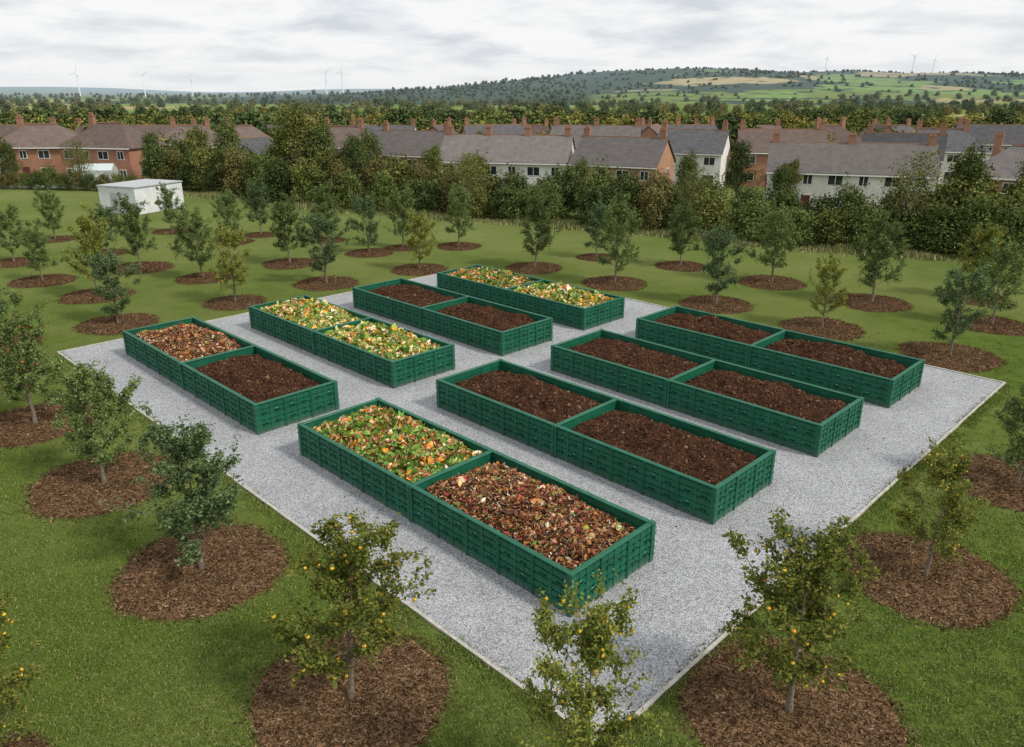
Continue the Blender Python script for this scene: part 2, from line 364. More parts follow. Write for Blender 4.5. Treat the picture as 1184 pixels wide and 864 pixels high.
def contents(root,kind,x0,x1,y0,y1,seed):
    r=np.random.default_rng(seed);nx,ny=62,110
    gx=np.linspace(x0,x1,nx);gy=np.linspace(y0,y1,ny)
    lv={'soil':(.80,.44),'veg':(.86,.44),'bro':(.80,.52),'mix':(.86,.44)}[kind]
    def hz(x,y):
        a=(x-x0)/(x1-x0);b=(y-y0)/(y1-y0)
        dome=(max(0,math.sin(math.pi*a))*max(0,math.sin(math.pi*b)))**.65
        nn=fn(x*.9+seed,y*.9,seed,3)*.26+fn(x*2.6+3,y*2.6,seed,3)*.10+fn(x*6,y*6,seed,3)*.06+ (fn(x*13,y*13,seed,2)*.035)
        return min(lv[0]+lv[1]*dome+nn*(.35+.65*dome),1.5)
    X,Y=np.meshgrid(gx,gy);Z=np.array([[hz(x,y) for x in gx] for y in gy])
    V=np.stack([X,Y,Z],-1).reshape(-1,3);i=(np.arange(ny-1)[:,None]*nx+np.arange(nx-1)[None]).reshape(-1,1)
    F=np.concatenate([i,i+1,i+1+nx,i+nx],1)
    def samp(n,m=.08):
        P=np.stack([r.uniform(x0+m,x1-m,n),r.uniform(y0+m,y1-m,n)],-1)
        ix=np.clip(((P[:,0]-x0)/(x1-x0)*(nx-1)).round().astype(int),0,nx-1);iy=np.clip(((P[:,1]-y0)/(y1-y0)*(ny-1)).round().astype(int),0,ny-1)
        return np.column_stack([P,Z[iy,ix]])
    parts=[(V,F,0,True)]
    if kind=='soil':
        n=5000;sc=r.gamma(2.0,.009,n)[:,None]+.007;sc=sc*r.uniform(.6,1.3,(n,3))
        TV=IV*(1+r.normal(0,.15,IV.shape));parts.append((*inst(TV,IFc,samp(n)+[0,0,.003],rotmats(r,n),sc),1,False))
        n=900;P=samp(n)+[0,0,.02];N=norm(r.normal(size=(n,3))*.4+[0,0,1]);parts.append((*leaves(P,N,r.uniform(.04,.14,n),r,.14,.1),1,False))
        mats=[mSoil,mClod];nm='compost_heap'
    elif kind=='bro':
        n=900;sc=(r.gamma(2,.012,n)[:,None]+.015)*r.uniform(.5,1.5,(n,3))
        TV=IV*(1+r.normal(0,.13,IV.shape));parts.append((*inst(TV,IFc,samp(n)+[0,0,.02],rotmats(r,n),sc),1,True))
        n=2200;sc=(r.gamma(2.0,.019,n)[:,None]+.02)*r.uniform(.6,1.4,(n,3))
        parts.append((*inst(CLV,CLF,samp(n,.12)+[0,0,.035],rotmats(r,n),sc),1,True))
        n=6500;P=samp(n)+[0,0,.04];N=norm(r.normal(size=(n,3))*.5+[0,0,1]);parts.append((*leaves(P,N,r.uniform(.07,.28,n),r,.12,.15),1,False))
        n=40;sc=r.uniform(.05,.12,n)[:,None]*r.uniform(.7,1.2,(n,3));parts.append((*inst(CLV,CLF,samp(n,.3)+[0,0,.08],rotmats(r,n),sc),2,True))
        mats=[mSoil,mBro,mMix];nm='brown_waste'
    else:
        pm={'veg':mVeg,'mix':mMix}[kind]
        n=1100;sc=(r.gamma(1.8,.019,n)[:,None]+.015)*r.uniform(.5,1.6,(n,3))
        TV=IV*(1+r.normal(0,.13,IV.shape));parts.append((*inst(TV,IFc,samp(n,.12)+[0,0,.02],rotmats(r,n),np.minimum(sc,.13)),1,True))
        n=3000;sc=np.minimum(r.gamma(1.7,.042,n)[:,None]+.025,.26)*r.uniform(.7,1.3,(n,3))
        parts.append((*inst(CLV,CLF,samp(n,.2)+[0,0,.045],rotmats(r,n),sc),1,True))
        n=2400;P=samp(n)+[0,0,.07];N=norm(r.normal(size=(n,3))*.7+[0,0,1]);parts.append((*leaves(P,N,r.uniform(.08,.30,n),r,.16,.2),1,False))
        mats=[mSoil,pm];nm={'veg':'vegetable_waste','mix':'mixed_waste'}[kind]
    add_obj(nm,make_mesh(nm,parts,mats),root)
for b in [(11.65,15.05,24.95,37.9,('bro','soil')),(18.05,21.4,25.2,37.8,('veg','veg')),(24.3,27.75,24.95,37.35,('soil','soil')),
          (30.3,33.65,24.9,36.9,('mix','veg')),(30.8,34.2,9.4,21.8,('soil','soil')),(24.5,28.0,9.5,21.9,('soil','soil')),
          (18.05,21.5,9.7,22.2,('soil','soil')),(11.9,15.2,9.9,22.25,('mix','bro'))]:
    bay('compost_bay',*b)

# ---------------------------------------------------------------- orchard trees
def orchard(seed,h,R,nleaf,mleaf,fruit=None,nfruit=0,lsize=.075,name='apple_tree'):
    r=np.random.default_rng(seed);tubes=[];anch=[];wts=[]
    nt=9;tz=np.linspace(0,.93*h,nt);lean=r.normal(0,.035,2)
    tr=np.column_stack([lean[0]*tz+np.cumsum(r.normal(0,.022,nt)),lean[1]*tz+np.cumsum(r.normal(0,.022,nt)),tz]);tr[0,:2]=0
    rad=np.interp(tz/h,[0,.04,.3,.6,1],[.085,.06,.048,.022,.006])*h/4
    tubes.append(tube(tr,rad,8))
    nl=26;asym=r.uniform(0,6.28)
    for i in range(nl):
        t=.18+.68*(i/(nl-1))+r.uniform(-.02,.02);s=np.array([np.interp(t*h,tz,tr[:,k]) for k in range(3)])
        az=i*2.4+r.uniform(-.5,.5);el=math.radians(12+44*t+r.uniform(-12,18))
        prof=max(.32,1-((t-.36)/.68)**2)*(1+.18*math.cos(az-asym))
        Lm=R*1.14*prof*r.uniform(.62,1.22)/math.cos(el*.8)
        d=np.array([math.cos(az)*math.cos(el),math.sin(az)*math.cos(el),math.sin(el)])
        q=np.linspace(0,1,6)[:,None];bend=r.normal(0,.08,3)
        pts=s+d*Lm*q+np.array([bend[0],bend[1],.2+bend[2]])*Lm*q**2
        r0=.02*(1.2-t);tubes.append(tube(pts,np.linspace(r0,.005,6),5))
        for k in range(8):
            qs=r.uniform(.2,1);st=np.array([np.interp(qs,q[:,0],pts[:,j]) for j in range(3)])
            dd=norm(d*.6+r.normal(0,.6,3)+[0,0,.3]);ll=r.uniform(.18,.52)*(h/4)*(.6+.6*prof)
            p2=st+dd*ll*np.linspace(0,1,4)[:,None]+r.normal(0,.02,(4,3))*np.linspace(0,1,4)[:,None]
            tubes.append(tube(p2,np.linspace(.006,.003,4),3))
            anch.append(p2);wts.append(r.choice([.25,.6,1,1.6,2.2]))
    anch=np.array(anch);wts=np.array(wts);idx=r.choice(len(anch),nleaf,p=wts/wts.sum())
    s=r.uniform(0,3,nleaf)**1.0;i0=np.minimum(s.astype(int),2);f=(s-i0)[:,None]
    P=anch[idx,i0]*(1-f)+anch[idx,i0+1]*f+r.normal(0,.068,(nleaf,3))
    N=norm(r.normal(0,.6,(nleaf,3))+[0,0,.8])
    LV,LF=leaves(P,N,r.uniform(.7,1.35,nleaf)*lsize,r,.62,.25)
    parts=[(*join(tubes),0,True),(LV,LF,1,False)];mats=[mBark,mleaf]
    if fruit:
        k=r.choice(len(P),nfruit);parts.append((*inst(IV,IFc,P[k]+[0,0,-.05],rotmats(r,nfruit),np.full((nfruit,3),1.)*r.uniform(.034,.048,(nfruit,1))),2,True));mats.append(fruit)
    return make_mesh(name,parts,mats)
G=[orchard(10+i,4.0,1.15,9200,mL_green,lsize=.098) for i in range(4)]+[orchard(20+i,4.0,1.12,10000,mL_dark,lsize=.095) for i in range(3)]
Yl=[orchard(30+i,4.0,1.18,9200,mL_yel,mFy,75,.09,'pear_tree') for i in range(3)]
Rd=[orchard(41,4.0,1.28,10000,mL_green,mFr,60,.095)]
def mulch(seed):
    r=np.random.default_rng(seed);nr,na=14,56;V=[];R0=2.1
    ph=r.uniform(0,6,4)
    edge=lambda a:1+.025*math.sin(3*a+ph[0])+.02*math.sin(5*a+ph[1])+.012*math.sin(11*a+ph[2])
    for i in range(nr+1):
        for j in range(na):
            a=j*2*math.pi/na;q=i/nr;rr=R0*q*edge(a)
            x,y=rr*math.cos(a),rr*math.sin(a)
            z=.012+.12*(1-q**2.5)-.14*math.exp(-(rr/.22)**2)+fn(x*2+seed,y*2)*.03*(1-q**4)
            if i==nr: z=-.03
            V.append((x,y,z))
    V=np.array(V);F=[]
    for i in range(nr):
        for j in range(na):
            j2=(j+1)%na;F.append((i*na+j,i*na+j2,(i+1)*na+j2,(i+1)*na+j))
    F=np.array(F)[:, ::-1]
    n=5600;a=r.uniform(0,2*np.pi,n);q=np.sqrt(r.uniform(0.01,1.0,n));q[-420:]=1+np.abs(r.normal(0,.04,420))
    e_=np.array([edge(x) for x in a]);rr=R0*q*e_
    z=.022+.12*np.maximum(0,1-q**2.5)-.14*np.exp(-(rr/.22)**2)
    P=np.column_stack([rr*np.cos(a),rr*np.sin(a),z+r.uniform(-.01,.02,n)]);N=norm(r.normal(0,.38,(n,3))+[0,0,1])
    LV,LF=leaves(P,N,r.gamma(4,.017,n)+.02,r,.3,.1)
    return make_mesh('mulch_bed',[(V,F,0,True),(LV,LF,1,False)],[mMul,mChip])
MU=[mulch(i) for i in range(4)]
g0,g1,g2,g3,d0,d1,d2=G;y0,y1,y2=Yl;rd=Rd[0]
TREES=[(-3.4,12.8,3.9,2.1,y0),(5.7,12.4,4.0,2.25,y1),(1.15,9.8,4.2,1.4,y2),(-8.3,17.4,3.8,2.2,d0),(-13.3,22.2,3.7,2.25,g1),(-18.3,26.9,4.0,2.1,rd),
(10.9,17.1,3.3,2.1,y2),(16.4,22.1,3.3,2.1,g0),(-9.7,10.8,3.4,1.0,y1),(21.1,34.9,4.0,2.2,d1),(16.7,39.5,3.5,2.1,y0),(21.7,44.8,4.7,2.15,g2),
(12.2,44.4,4.3,2.1,d2),(17.3,49.9,4.7,2.1,g0),(26.2,40.1,4.1,1.95,g1),(6.8,49.7,5.0,2.1,g1),(1.6,54.4,5.1,2.0,g3),(12.3,55.0,4.2,1.8,g0),(6.5,58.1,3.8,1.5,d0),
(-4.4,62.6,4.5,1.8,g1),(-6.6,53.9,3.9,2.0,y1),(-11.2,59.8,4.3,1.8,d2),(-12.3,49.7,4.3,2.05,d1),(-16.4,55.9,4.4,2.0,g0),(-16.7,44.8,4.1,1.8,y2),
(-21.0,51.2,4.5,1.8,g3),(-22.2,67.8,4.4,1.5,d0),(-15.7,65.3,4.3,1.5,g2),(-8.9,61.9,4.4,1.4,g0),(-21.6,40.3,3.7,2.05,d2),(-25.9,46.5,4.6,2.1,y0),
(-26.8,54.4,4.5,2.2,g2),(-31.5,50.4,3.4,2.0,g0),(-37.0,56.2,3.8,1.9,g3),(-23.5,64.5,3.8,1.6,g1),(-39.2,65.7,3.9,1.7,g0),(-30.8,69.6,3.7,1.7,g2),
(-25.9,36.5,3.2,2.0,d0),(-31.8,59.8,3.4,1.6,d1),(28.5,46.0,4.2,2.0,y1),(-34.5,44.0,3.8,2.0,g1),(-46,62,3.9,1.8,g2),(31.5,35.5,4,2,d1)]
rt=np.random.default_rng(77)
for i,(x,y,h,mr,me) in enumerate(TREES):
    rz=rt.uniform(0,6.28);w=h/4.0*rt.uniform(.92,1.08)
    if i in(0,1,3,4,5): w*=1.08
    if i==2: w*=.85
    add_obj(me.name.split('.')[0],me,loc=(x,y,.0),rz=rz,scale=(w,w,h/4.0))
    add_obj('mulch_bed',MU[i%4],loc=(x,y,0.004),rz=rt.uniform(0,6.28),scale=(mr/2.1,mr/2.1,1))

# ---------------------------------------------------------------- hedgerow & trees
def crown(seed,w,h,n,ls,mat,nl=16,base=.0,trunk=False,name='bush',shell=.55,spiky=0,up=.35):
    r=np.random.default_rng(seed);P=[];N=[];tubes=[]
    for i in range(nl):
        f=(i+.5)/nl;zc=h*(base+(1-base)*(.12+.74*f));wr=w*.5*(1-.55*f**1.8)
        a=i*2.4+r.uniform(-.6,.6);q=wr*r.uniform(.25,.8)
        c=np.array([math.cos(a)*q,math.sin(a)*q,zc+r.uniform(-.05,.05)*h])
        rad=np.array([1,1,r.uniform(.8,1.2)])*r.uniform(.17,.3)*w*(1-.3*f)
        m_=int(n/nl*r.uniform(.7,1.3));d=norm(r.normal(size=(m_,3)));rr=r.uniform(shell,1.12,m_)[:,None]**.7
        rr=rr*(1+.22*np.sin(d[:,0:1]*5+seed)+.15*np.sin(d[:,1:2]*9+i))
        P.append(c+d*rad*rr);N.append(norm(d+r.normal(0,.5,(m_,3))+[0,0,up]))
        if trunk: tubes.append(tube(np.array([[0,0,h*base*.4],[c[0]*.4,c[1]*.4,(c[2])*.6],c]),[.05*h/5,.035*h/5,.012],4))
        if spiky:
            for k in range(spiky):
                e=c+norm(r.normal(0,1,3)*[1,1,.4]+[0,0,.9])*rad*1.8;pp=np.linspace(c,e,8)[3:]
                m2=14;pi=pp[r.integers(0,5,m2)]+r.normal(0,.14,(m2,3));P.append(pi);N.append(norm(r.normal(size=(m2,3))))
                tubes.append(tube(np.array([c,(c+e)/2,e]),[.02,.014,.006],3))
    P=np.concatenate(P);N=np.concatenate(N);P[:,2]=np.maximum(P[:,2],.05)
    LV,LF=leaves(P,N,r.uniform(.6,1.4,len(P))*ls,r,.75,.3,quad=True)
    parts=[(LV,LF,0,False)]
    if trunk: tubes.append(tube(np.array([[0,0,-.5],[.05,0,h*.25],[0,.05,h*.6]]),[.028*h,.022*h,.01*h],7))
    if tubes: parts.append((*join(tubes),1,True))
    return make_mesh(name,parts,[mat,mBark])
HB=[crown(100+i,4.6,5.2,5200,.2,mH[[0,1,3,0,1,2,3,0][i]],18,name='hedge_bush',spiky=1) for i in range(8)]
HT=[crown(120+i,5.2,9.5,7500,.19,mH[[1,0,3][i]],22,base=.12,trunk=True,name='broadleaf_tree',spiky=1,shell=.4) for i in range(3)]
SP=crown(130,5,7.5,2400,.15,mH[1],16,base=.1,trunk=True,name='sparse_tree',spiky=5,shell=.3)
hed=add_obj('hedgerow',None)
r=np.random.default_rng(9)
xh=-29.
while xh<75:
    y=float(hedgeY(xh));hh=np.interp(xh,[-29,-14,-8,0,8,14,20,28,36,60],[6.4,5.9,5.5,4.9,4.8,4.4,5.2,4.8,5.8,6.0])*r.uniform(.74,1.12)
    for k,(dy,hs) in enumerate(((1.5,.80),(5.2,1.0))):
        s=hh/5.2*hs;wd=max(s,.9);add_obj('hedge_bush',HB[r.integers(8)],hed,(xh+r.uniform(-.8,.8)+dy*.3,y+dy+r.uniform(-.6,.6),terr(xh,y+dy)-.1),r.uniform(0,6.28),(wd*r.uniform(.9,1.15),wd*r.uniform(.9,1.15),s))
    xh+=r.uniform(2.1,3.0)
xh=-46.
while xh<-28:
    y=float(hedgeY(xh))+3;s=r.uniform(.9,1.15)
    add_obj('hedge_bush',HB[r.integers(8)],hed,(xh,y,0),r.uniform(0,6.28),s);add_obj('hedge_bush',HB[r.integers(8)],hed,(xh+1,y+5,-1),r.uniform(0,6.28),s*1.15)
    xh+=2.7
xh=-105.
while xh<-46:
    y=float(hedgeY(xh))-1+ (xh+46)*-.02;s=r.uniform(.36,.6)
    add_obj('hedge_bush',HB[r.integers(8)],hed,(xh,y,0),r.uniform(0,6.28),(s*1.1,s*1.1,s));xh+=1.9
for (x,y,s,k) in [(-24.8,91,1.16,0),(-22.0,92,1.0,1),(-37,104,.98,1),(-42,107,.85,0),(-17.5,88,.84,2),(-30,108,.95,0),(36.5,63,.9,1),(41,61,.84,0),(46,60,.92,0),(-49,108,.75,2),(-70,110,.65,1),(-84,112,.8,0),(24,70,.66,2),(-9,88,.72,0),(7.5,86,.64,1),(20.5,92,.78,1),(31,88,.72,0),(-20,112,.95,1),(30,104,.85,2),(-5,118,.9,0),(47,101,.8,1)]:
    add_obj('broadleaf_tree',HT[k],loc=(x,y,float(terr(x,y))-.1),rz=r.uniform(0,6.28),scale=s)
for (x,y,s) in [(31.5,61.5,1.02),(-4.5,77,.85),(-57,104,.8),(16,69,.75)]:
    add_obj('sparse_tree',SP,loc=(x,y,float(terr(x,y))),rz=r.uniform(0,6.28),scale=s)

m=M('long_grass',.9,.1);m.matte(m.ramp(m.island(),[(0,(.11,.15,.04)),(.5,(.22,.23,.09)),(1,(.42,.37,.2))]));mLong=m.m
n=26000;X=r.uniform(-46,70,n);Y=hedgeY(X)-.2+r.normal(0,.8,n);hgt=r.uniform(.25,.9,n)*(.6+.4*np.sin(X*.5))
a=r.uniform(0,6.28,n);w=.05;tip=np.column_stack([X+r.normal(0,.12,n),Y+r.normal(0,.12,n),hgt])
b0=np.column_stack([X-w*np.cos(a),Y-w*np.sin(a),0*X]);b1=np.column_stack([X+w*np.cos(a),Y+w*np.sin(a),0*X])
V=np.stack([b0,b1,tip],1).reshape(-1,3);F=np.arange(3*n).reshape(-1,3)
add_obj('long_grass',make_mesh('long_grass',[(V,F,0,False)],[mLong]))

# ---------------------------------------------------------------- GN scatter
def scatter(name,P,rot,sc,idx,objs):
    me=bpy.data.meshes.new(name);me.vertices.add(len(P));me.vertices.foreach_set('co',np.asarray(P,np.float32).ravel())
    for nm,t,arr in(('rz','FLOAT',rot),('sc','FLOAT',sc),('ix','INT',idx)):
        a=me.attributes.new(nm,t,'POINT');a.data.foreach_set('value',np.asarray(arr))
    o=add_obj(name,me)
    c=bpy.data.collections.new(name+'_source')
    for i,s in enumerate(objs): c.objects.link(s)
    ng=bpy.data.node_groups.new(name,'GeometryNodeTree')
    ng.interface.new_socket('Geometry',in_out='INPUT',socket_type='NodeSocketGeometry');ng.interface.new_socket('Geometry',in_out='OUTPUT',socket_type='NodeSocketGeometry')
    N=ng.nodes;L=ng.links;gi=N.new('NodeGroupInput');go=N.new('NodeGroupOutput')
    ci=N.new('GeometryNodeCollectionInfo');ci.inputs[0].default_value=c;ci.inputs['Separate Children'].default_value=True;ci.inputs['Reset Children'].default_value=True
    ip=N.new('GeometryNodeInstanceOnPoints');ip.inputs['Pick Instance'].default_value=True
    def attr(nm,t):
        x=N.new('GeometryNodeInputNamedAttribute');x.data_type=t;x.inputs['Name'].default_value=nm;return [q for q in x.outputs if q.enabled][0]
    cx=N.new('ShaderNodeCombineXYZ');L.new(attr('rz','FLOAT'),cx.inputs[2])
    L.new(gi.outputs[0],ip.inputs['Points']);L.new(ci.outputs[0],ip.inputs['Instance']);L.new(attr('ix','INT'),ip.inputs['Instance Index'])
    L.new(cx.outputs[0],ip.inputs['Rotation']);L.new(attr('sc','FLOAT'),ip.inputs['Scale']);L.new(ip.outputs[0],go.inputs[0])
    md=o.modifiers.new('scatter','NODES');md.node_group=ng
    return o
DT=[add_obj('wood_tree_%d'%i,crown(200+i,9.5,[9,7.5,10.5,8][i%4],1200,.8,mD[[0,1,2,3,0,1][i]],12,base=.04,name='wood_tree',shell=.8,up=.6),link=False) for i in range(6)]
n=4600;yy=np.exp(r.uniform(math.log(165),math.log(5200),n));xx=yy*r.uniform(-.9,.9,n)
dens=np.array([fn(x*.006,y*.003) for x,y in zip(xx,yy)])
keep=(dens>-.12)|(yy<230)
keep&=~((xx>-400)&(yy>1600)&(yy<2700)&(xx/yy>.1))
xx,yy=xx[keep],yy[keep]
zz=terr(xx,yy);hz_=hillz(xx,yy);inh=(yy>1250)&(xx>-800)&(xx<3300)&(yy<4200);zz=np.where(inh,np.maximum(zz,hz_),zz)
sc=r.uniform(.6,1.25,len(xx))*np.interp(yy,[150,500,5000],[.95,1.1,1.5])
pal=np.clip((np.array([fn(x*.02,y*.01,3) for x,y in zip(xx,yy)])+.5)*6+r.normal(0,1.2,len(xx)),0,5).astype(int)
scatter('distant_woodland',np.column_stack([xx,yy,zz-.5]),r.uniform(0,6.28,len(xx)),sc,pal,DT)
n=210;yy=r.uniform(118,185,n);xx=r.uniform(-115,115,n);scatter('garden_trees',np.column_stack([xx,yy,terr(xx,yy)]),r.uniform(0,6,n),r.uniform(.35,.85,n)*np.interp(yy,[118,180],[.8,1.2]),r.integers(0,6,n),[o.copy() for o in DT])
n=5200;yy=r.uniform(1450,2720,n);xx=r.uniform(-500,2300,n)
qa=np.array([fn(x*.004,y*.004) for x,y in zip(xx,yy)]);qb=np.array([fn(x*.02+7,y*.02) for x,y in zip(xx,yy)])
keep=((np.abs((xx*.6+yy)%310)<8))|((np.abs((xx-yy*.4)%420)<8))|(xx/yy<.09)|(yy>2580)|(qa>.24)|(qb>.4);keep&=~((xx/yy<.09)&(r.uniform(0,1,n)<.4));xx,yy=xx[keep],yy[keep]
scatter('hill_woodland',np.column_stack([xx,yy,hillz(xx,yy)-3.5]),r.uniform(0,6,len(xx)),r.uniform(.65,1.05,len(xx)),r.choice([0,2,2],len(xx)),[o.copy() for o in DT])

# grass tufts
m=M('grass_blade',.7,.2);c=m.ramp(m.island(),[(0,(.08,.127,.021)),(.5,(.13,.187,.036)),(.9,(.19,.24,.06)),(1,(.33,.31,.14))]);m.matte(c);mBl=m.m
TU=[]
for k in range(4):
    n=26;a=r.uniform(0,6.28,n);q=r.uniform(0,.16,n);X=q*np.cos(a);Y=q*np.sin(a);b=r.uniform(0,6.28,n);w=.008;h=r.uniform(.02,.055,n)
    b0=np.column_stack([X-w*np.cos(b),Y-w*np.sin(b),0*X]);b1=np.column_stack([X+w*np.cos(b),Y+w*np.sin(b),0*X]);tp=np.column_stack([X+r.normal(0,.03,n),Y+r.normal(0,.03,n),h])
    TU.append(add_obj('tuft_%d'%k,make_mesh('tuft',[(np.stack([b0,b1,tp],1).reshape(-1,3),np.arange(3*n).reshape(-1,3),0,False)],[mBl]),link=False))
n=46000;yy=9+31*r.uniform(0,1,n)**1.9;xx=r.uniform(-.78,.78,n)*(yy+6)
u=S*(xx+yy);v=S*(yy-xx);keep=~((u>U0-.12)&(u<U1+.12)&(v>V0-.12)&(v<V1+.12))
keep&=r.uniform(0,1,n)<np.interp(yy,[24,40],[1,0])
for (tx,ty,_,mr,_2) in TREES: keep&=((xx-tx)**2+(yy-ty)**2)>(mr*.985)**2
xx,yy=xx[keep],yy[keep];s1=r.uniform(.8,1.5,len(xx))
# ragged longer grass against the edging
ne=3600;t=r.uniform(V0,V1,ne//2);ue=np.full(ne//2,U0-.17)+r.normal(0,.05,ne//2);ue2=r.uniform(U0,U1,ne//2);ve2=np.full(ne//2,V0-.17)+r.normal(0,.05,ne//2)
eu=np.concatenate([ue,ue2]);ev=np.concatenate([t,ve2]);gap=np.array([fn(a_*.9,b_*.9) for a_,b_ in zip(eu,ev)])>-.1
eu,ev=eu[gap],ev[gap];xx=np.concatenate([xx,S*(eu-ev)]);yy=np.concatenate([yy,S*(eu+ev)]);s1=np.concatenate([s1,r.uniform(1.1,2.2,len(eu))]);n=len(xx)
scatter('lawn_tufts',np.column_stack([xx,yy,0*xx]),r.uniform(0,6,n),s1,r.integers(0,4,n),TU)

# ---------------------------------------------------------------- houses
def brickmat(name,a,b):
    m=M(name,.9,.2);o=m.obj();s=m.sep(o);cb=m.node('ShaderNodeCombineXYZ');m.link(m.math('ADD',s[0],s[1]),cb.inputs[0]);m.link(s[2],cb.inputs[1])
    bt=m.node('ShaderNodeTexBrick');bt.inputs['Scale'].default_value=4.4;bt.inputs['Color1'].default_value=(*a,1);bt.inputs['Color2'].default_value=(*b,1);bt.inputs['Mortar'].default_value=(.35,.3,.25,1);bt.inputs['Mortar Size'].default_value=.015
    m.link(cb.outputs[0],bt.inputs['Vector']);m.matte(m.mix(.6,bt.outputs[0],m.ramp(m.noise(o,.8,5),[(.3,.75),(.7,1.1)]),'MULTIPLY'));return m.m
WM={'brick':brickmat('red_brick',(.37,.155,.095),(.42,.2,.125)),'orange':brickmat('orange_brick',(.46,.25,.155),(.41,.21,.135)),'beige':brickmat('buff_brick',(.42,.33,.24),(.36,.28,.2))}
mChim=brickmat('chimney_brick',(.30,.14,.09),(.34,.17,.11))
m=M('white_render',.85,.2);m.matte(m.ramp(m.noise(m.obj(),.7,5),[(.3,(.62,.61,.58)),(.7,(.8,.79,.76))]));WM['white']=m.m
def roofmat(name,a,b):
    m=M(name,.85,.25);o=m.obj();wv=m.node('ShaderNodeTexWave',bands_direction='Z');wv.inputs['Scale'].default_value=1.6;wv.inputs['Distortion'].default_value=.6;m.link(o,wv.inputs[0])
    c=m.ramp(m.noise(o,1.3,6,.75),[(.25,a),(.75,b)]);c=m.mix(.35,c,m.ramp(wv.outputs['Fac'],[(0,.6),(1,1.15)]),'MULTIPLY')
    c=m.mix(1.,c,m.math('MULTIPLY_ADD',m.rnd(),.45,.72),'MULTIPLY');m.matte(c);return m.m
RM=[roofmat('roof_slate',(.075,.075,.08),(.15,.145,.15)),roofmat('roof_brown',(.11,.085,.075),(.2,.155,.135)),roofmat('roof_grey',(.12,.11,.108),(.21,.19,.185))]
m=M('window_frame',.5,.4);m.col((.75,.75,.73));mFr_=m.m
m=M('window_glass',.08,.6);m.col((.03,.035,.04));mGl=m.m
m=M('door_paint',.5,.4);m.col((.10,.03,.03));mDo=m.m
m=M('chimney_pot',.8,.2);m.col((.33,.17,.10));mPot=m.m
